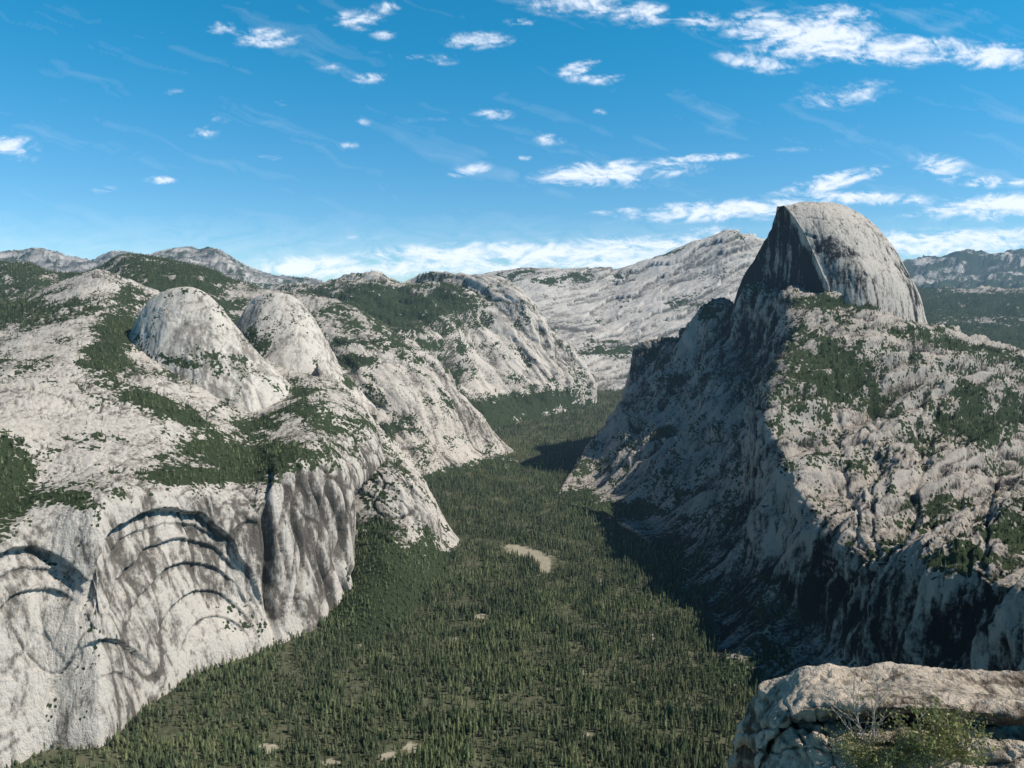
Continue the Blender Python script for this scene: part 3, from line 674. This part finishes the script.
t5 = row(cl_, [y+o for y, o in zip(sy, [55, 70, 78, 84, 86, 86, 84, 84, 86, 86, 86, 86, 86])], D0-0.0125)
t6 = row(cl_, [830]*13, D0-0.017); t7 = row(cl_, [1000]*13, D0-0.020)
rows = [t7, t6, t5, t4, t3, t2, t1b, t1, s_]
for a_, d_ in ((.006, .001), (.012, .012), (.014, .05)):
    r = s_.copy(); r[:, 1] += a_; r[:, 2] -= d_; rows.append(r)
W = np.stack(rows); L = W[:, :1]+np.array([0.006, 0.012, -0.008]); W = np.concatenate([L, W], 1)
def cracks(px, py, p):
    d = np.zeros(px.shape); tn = np.zeros(px.shape)
    nb = fbm(np.stack([px/20., py/20., 0*px], -1), 3, .6)
    for (x0, y0, sl_, wd, dp, xa, xb) in ((752, 732, .05, 1.6, .05, 700, 900), (900, 752, .06, 1.5, .04, 880, 1100), (752, 756, -.03, 1.4, .04, 740, 860), (780, 698, .03, 1.0, .012, 790, 1000)):
        yy = y0+sl_*(px-x0)+7*np.sin(px/31.+x0)+6*nb
        g = np.exp(-((py-yy)/wd)**2)*sstep(xa, xa+20, px)*sstep(xb, xb-25, px); d -= dp*g; tn -= .35*g
    for (x0, sl_) in ((812, .35), (975, -.2), (785, .4)):
        xx = x0+sl_*(py-700)+9*nb; g = np.exp(-((px-xx)/1.6)**2)*sstep(694, 712, py); d -= .035*g; tn -= .3*g
    return d, tn
build("rock_ledge", W, M_ledge, "weathered pale granite ledge jutting over the valley with shrubs", step=1.15, big=(.10, 1.4), slab=(.025, .8, 4), joint=(.018, .7), fine=(.028, .16), rib=(0, 1, 1.9), ts=.012, veg=-1, treeden=0, extra=cracks, category="rock", jd=.4, damp=False, tone_e=[(900, 720, 200, 9, -.35)])  # dark tone strip paints shade into the undercut below the lip
ledge = bpy.data.objects["rock_ledge"]

# ------------------------------------------------------------------ shrubs on the ledge
M_shrub = leaf_mat("shrub_leaves", (0.15, 0.165, 0.065), (0.42, 0.41, 0.18), 0.3, haze=False, objrand=False)
M_twig = bpy.data.materials.new("dead_twig"); b = NB(nt(M_twig)); pos = b.n('ShaderNodeNewGeometry').outputs['Position']
bs = b.n('ShaderNodeBsdfDiffuse'); b.l(b.mix(b.noise(pos, 20, 4), (0.30, 0.25, 0.20), (0.60, 0.54, 0.47)), bs.inputs[0]); finish(b, bs.outputs[0], False)
def tube(path, rad, V, Fc, k=5):
    s0 = len(V)
    for i, p_ in enumerate(path):
        d = (path[min(i+1, len(path)-1)]-path[max(i-1, 0)]); d = d.normalized()
        u = d.orthogonal().normalized(); w = d.cross(u); r = rad*(1-0.8*i/(len(path)-1))
        for j in range(k):
            a = 2*math.pi*j/k; V.append(p_+u*math.cos(a)*r+w*math.sin(a)*r)
    for i in range(len(path)-1):
        for j in range(k):
            Fc.append((s0+i*k+j, s0+i*k+(j+1) % k, s0+(i+1)*k+(j+1) % k, s0+(i+1)*k+j))
def shrub(name, base, size, seed, leaves, label, stems=9, lean=(0, 0, 0)):
    R = random.Random(seed); V = []; Fc = []; tips = []
    for s in range(stems):
        a = R.random()*6.28; d = Vector((math.cos(a)*R.uniform(.3, 1), math.sin(a)*R.uniform(.2, .7), R.uniform(.4, 1.1)))+Vector(lean)
        d.normalize(); path = [Vector((0, 0, 0))]; L = size*R.uniform(.6, 1.05)
        for i in range(7):
            d = (d+Vector((R.uniform(-.3, .3), R.uniform(-.3, .3), R.uniform(-.15, .3)))).normalized(); path.append(path[-1]+d*L/7)
        tube(path, size*0.012, V, Fc); tips += path[3:]
        for i in range(2, 7):
            for _ in range(2):
                dd = (d+Vector((R.uniform(-1, 1), R.uniform(-1, 1), R.uniform(-.4, .8)))).normalized(); pp = [path[i].copy()]
                for q_ in range(4):
                    dd = (dd+Vector((R.uniform(-.4, .4), R.uniform(-.4, .4), R.uniform(-.3, .3)))).normalized(); pp.append(pp[-1]+dd*L*.075)
                tube(pp, size*0.005, V, Fc, 3); tips += pp[2:]
    e = bpy.data.objects.new(name, None); e.location = base; bpy.context.scene.collection.objects.link(e)
    e["label"] = label; e["category"] = "shrub"
    def child(nm, V, Fc, mat):
        me = bpy.data.meshes.new(nm); me.from_pydata([tuple(v) for v in V], [], Fc); me.materials.append(mat)
        o = bpy.data.objects.new(nm, me); bpy.context.scene.collection.objects.link(o); o.parent = e; return o
    child("branch", V, Fc, M_twig)
    if leaves:
        V = []; Fc = []
        for i in range(leaves):
            t = R.choice(tips)+Vector((R.gauss(0, 1), R.gauss(0, 1), R.gauss(0, 1)))*size*.05
            n = Vector((R.uniform(-1, 1), R.uniform(-1, 1), R.uniform(-.2, 1))).normalized(); u = n.orthogonal().normalized(); w = n.cross(u)
            a = R.random()*6.28; u, w = u*math.cos(a)+w*math.sin(a), w*math.cos(a)-u*math.sin(a); l = size*R.uniform(.016, .034)
            s = len(V); V += [t-u*l, t-w*l*.5, t+u*l, t+w*l*.5]; Fc.append((s, s+1, s+2, s+3))
        child("foliage", V, Fc, M_shrub)
bpy.context.view_layer.update()
def on_ledge(px, py):
    d = Vector(tuple(float(c) for c in P(px, py, 1.0))).normalized()
    ok, loc, nrm, idx = ledge.ray_cast(Vector((0, 0, 0)), d)
    if not ok: loc = Vector(tuple(float(c) for c in P(px, py, .08)*S))
    return loc
shrub("shrub", on_ledge(935, 770), .80, 3, 3000, "olive green leafy shrub rooted in a rock crack", 13, (0.1, -.2, .1))
shrub("shrub", on_ledge(862, 776), .66, 4, 2200, "low olive green shrub growing against the ledge", 12, (-.1, -.2, 0))
shrub("shrub", on_ledge(950, 738), .40, 8, 800, "small green shrub on the ledge face", 8, (.2, -.2, .1))
shrub("shrub", on_ledge(900, 776), .58, 13, 1500, "yellowish green shrub at the foot of the ledge", 10, (0, -.2, 0))
shrub("dead_shrub", on_ledge(868, 752), .85, 6, 120, "bare pale twiggy dead shrub against the rock", 8, (-.35, -.1, .3))

# ------------------------------------------------------------------ clouds: thin sheet patches 4.5 km up
HC = 45.0
pxs = np.arange(-140, 1170, 1.5); pys = np.concatenate([np.arange(-60, 150, 1.5), np.arange(150, 283, 0.9)])
PX, PY = np.meshgrid(pxs, pys)
rx, ry, rz = ray(PX, PY); t = HC/np.maximum(rz, 0.012)
C = np.stack([rx*t, ry*t, rz*t], -1)
fx = PX.ravel(); fy = PY.ravel()
q = np.stack([fx/34+fy/90, fy/13., np.zeros_like(fx)], -1)
wv = np.stack([fbm(q*.6+4, 2), fbm(q*.6+40, 2), np.zeros_like(fx)], -1)
n1 = fbm(q+wv*1.3, 5, 0.68); n2 = fbm(q*3.1+wv*2.0+70, 4, 0.7)
BL = [(575, 2, 46, 12, 1), (640, 14, 26, 11, .95), (700, 22, 26, 10, .55), (765, 28, 36, 16, .95), (815, 38, 60, 20, 1.15), (838, 14, 36, 9, .8), (900, 50, 66, 13, 1.0), (1000, 56, 42, 12, 1.0), (757, 63, 36, 8, .85, 10), (845, 95, 44, 14, .55, -8),
      (600, 174, 54, 11, 1.05, -4), (665, 168, 40, 9, .6), (700, 158, 40, 4, .8, -3), (735, 210, 92, 9, 1.15, -3), (830, 182, 56, 8, .85, -12), (870, 198, 56, 6, 1.0, 2), (945, 168, 30, 12, .75, 15), (985, 182, 20, 6, .8), (1000, 207, 62, 11, 1.15, -3), (1018, 183, 12, 5, .8),
      (460, 254, 90, 9, 1.0), (330, 268, 70, 10, 1.1), (560, 252, 120, 10, 1.1), (450, 268, 160, 8, 1.0), (650, 245, 80, 8, .95), (600, 262, 130, 8, .9), (940, 243, 80, 12, 1.1), (1010, 236, 60, 8, .7), (720, 232, 40, 6, .6),
      (265, 38, 28, 9, .85), (222, 28, 14, 7, .7), (358, 20, 22, 10, .8), (385, 8, 14, 6, .6), (383, 35, 12, 5, .6), (367, 78, 18, 5, .8), (480, 40, 30, 8, .8), (462, 44, 16, 4, .7), (442, 60, 18, 6, .45), (578, 68, 20, 6, .8, -15), (596, 79, 26, 5, .8), (205, 132, 16, 6, .6), (222, 120, 12, 4, .4),
      (162, 180, 15, 4, .8), (107, 190, 14, 4, .7), (12, 145, 28, 9, .75), (20, 158, 20, 6, .4), (492, 115, 20, 5, .65), (470, 170, 20, 6, .75, -10), (550, 140, 14, 5, .75), (525, 158, 8, 3, .5), (632, 211, 13, 4, 1), (600, 213, 14, 3, .6), (332, 68, 12, 5, .6), (350, 145, 9, 4, .55), (365, 122, 9, 4, .4), (600, 112, 8, 3, .5), (358, 238, 14, 3, .5), (283, 103, 9, 3, .45), (800, 150, 30, 4, .3), (930, 215, 30, 3, .6), (520, 22, 16, 4, .5), (540, 5, 16, 5, .7), (415, 58, 12, 3, .5), (270, 158, 20, 4, .3), (175, 92, 12, 4, .4), (630, 185, 60, 5, .4), (70, 60, 30, 4, .25), (430, 120, 30, 3, .3)]
cov = ell(fx, fy, BL); k_ = np.minimum(1, cov*1.8)
dens = sstep(0.12, 1.28, cov*1.0-.05+n1*1.35*k_+n2*0.8*k_)
qd = np.stack([(fx*.9+fy*.45)/190, (fy*.9-fx*.33)/22., np.full_like(fx, 3.)], -1)
ci_ = fbm(qd+wv*.4, 5, .6); veil = sstep(0.0, 0.8, ci_)*0.30*sstep(275, 140, fy)*(0.3+0.7*sstep(-.3, .4, fbm(q*.12+2, 2)))*(1-.7*ell(fx, fy, [(430, 145, 80, 40)]))
low = sstep(200, 275, fy)*0.28
alpha = np.clip(dens*0.92+veil*(1-dens)+low*(1-dens)*sstep(-.5, .5, n1), 0, .94)
fq = quads(*PX.shape); keep = alpha[fq].max(axis=1) > 0.02; fq = fq[keep]
used = np.unique(fq); mp = -np.ones(alpha.size, int); mp[used] = np.arange(len(used))
mc = bpy.data.materials.new("cloud_vapour"); b = NB(nt(mc))
at = b.n('ShaderNodeAttribute', attribute_name='vapour').outputs['Fac']
tr = b.n('ShaderNodeBsdfTransparent'); tl = b.n('ShaderNodeBsdfTranslucent'); tl.inputs[0].default_value = (0.78, 0.81, 0.87, 1)
em = b.n('ShaderNodeEmission'); em.inputs[0].default_value = (.80, .92, 1, 1); em.inputs[1].default_value = 0.06  # faint glow added to the cloud in place of scattered sunlight
ad = b.n('ShaderNodeAddShader'); b.l(tl.outputs[0], ad.inputs[0]); b.l(em.outputs[0], ad.inputs[1])
mx = b.n('ShaderNodeMixShader'); b.l(at, mx.inputs[0]); b.l(tr.outputs[0], mx.inputs[1]); b.l(ad.outputs[0], mx.inputs[2])
out = b.n('ShaderNodeOutputMaterial'); b.l(mx.outputs[0], out.inputs[0])
co = new_obj("cloud", (C.reshape(-1, 3)*S)[used], mp[fq], mc, "stuff", "scattered thin white fair-weather clouds in blue sky", "cloud")
at = co.data.attributes.new("vapour", 'FLOAT', 'POINT'); at.data.foreach_set("value", alpha[used].astype(np.float32))

# ------------------------------------------------------------------ light, sky, camera
w = bpy.data.worlds.new("World"); bpy.context.scene.world = w; w.use_nodes = True
t = w.node_tree; t.nodes.clear(); b = NB(t)
sk = b.n('ShaderNodeTexSky', sky_type='NISHITA'); sk.sun_disc = False; sk.sun_elevation = SUN_EL; sk.sun_rotation = SUN_AZ
sk.altitude = 2200; sk.air_density = 1.0; sk.dust_density = 0.4; sk.ozone_density = 1.5
tc = b.n('ShaderNodeTexCoord'); sp = b.n('ShaderNodeSeparateXYZ'); b.l(tc.outputs['Generated'], sp.inputs[0])
tintc = b.mix(b.ramp(sp.outputs[2], 0.0, 0.36), (0.74, 1.04, 1.22), (0.17, 1.36, 1.58))
tintc = b.mix(b.ramp(sp.outputs[2], 0.38, 0.70), tintc, (0.06, 0.20, 0.30))
tint = b.mix(1.0, sk.outputs[0], tintc, 'MULTIPLY')
bg = b.n('ShaderNodeBackground'); b.l(tint, bg.inputs[0]); bg.inputs[1].default_value = 0.10
ow = b.n('ShaderNodeOutputWorld'); b.l(bg.outputs[0], ow.inputs[0])
sd = Vector((math.sin(SUN_AZ)*math.cos(SUN_EL), math.cos(SUN_AZ)*math.cos(SUN_EL), math.sin(SUN_EL)))
L = bpy.data.lights.new("sun", 'SUN'); L.energy = 5.0; L.angle = math.radians(.5); L.color = (1, .95, .88)
lo = bpy.data.objects.new("sun", L); bpy.context.scene.collection.objects.link(lo); lo.rotation_euler = sd.to_track_quat('Z', 'Y').to_euler()
cam = bpy.data.cameras.new("camera"); cam.sensor_width = 36; cam.lens = FOC/1024*36; cam.clip_start = .5; cam.clip_end = 2e6
cobj = bpy.data.objects.new("camera", cam); bpy.context.scene.collection.objects.link(cobj)
cobj.rotation_euler = (math.pi/2-TH, 0, 0); bpy.context.scene.camera = cobj
sc = bpy.context.scene
sc.view_settings.view_transform = 'Standard'; sc.view_settings.look = 'None'; sc.view_settings.exposure = 0
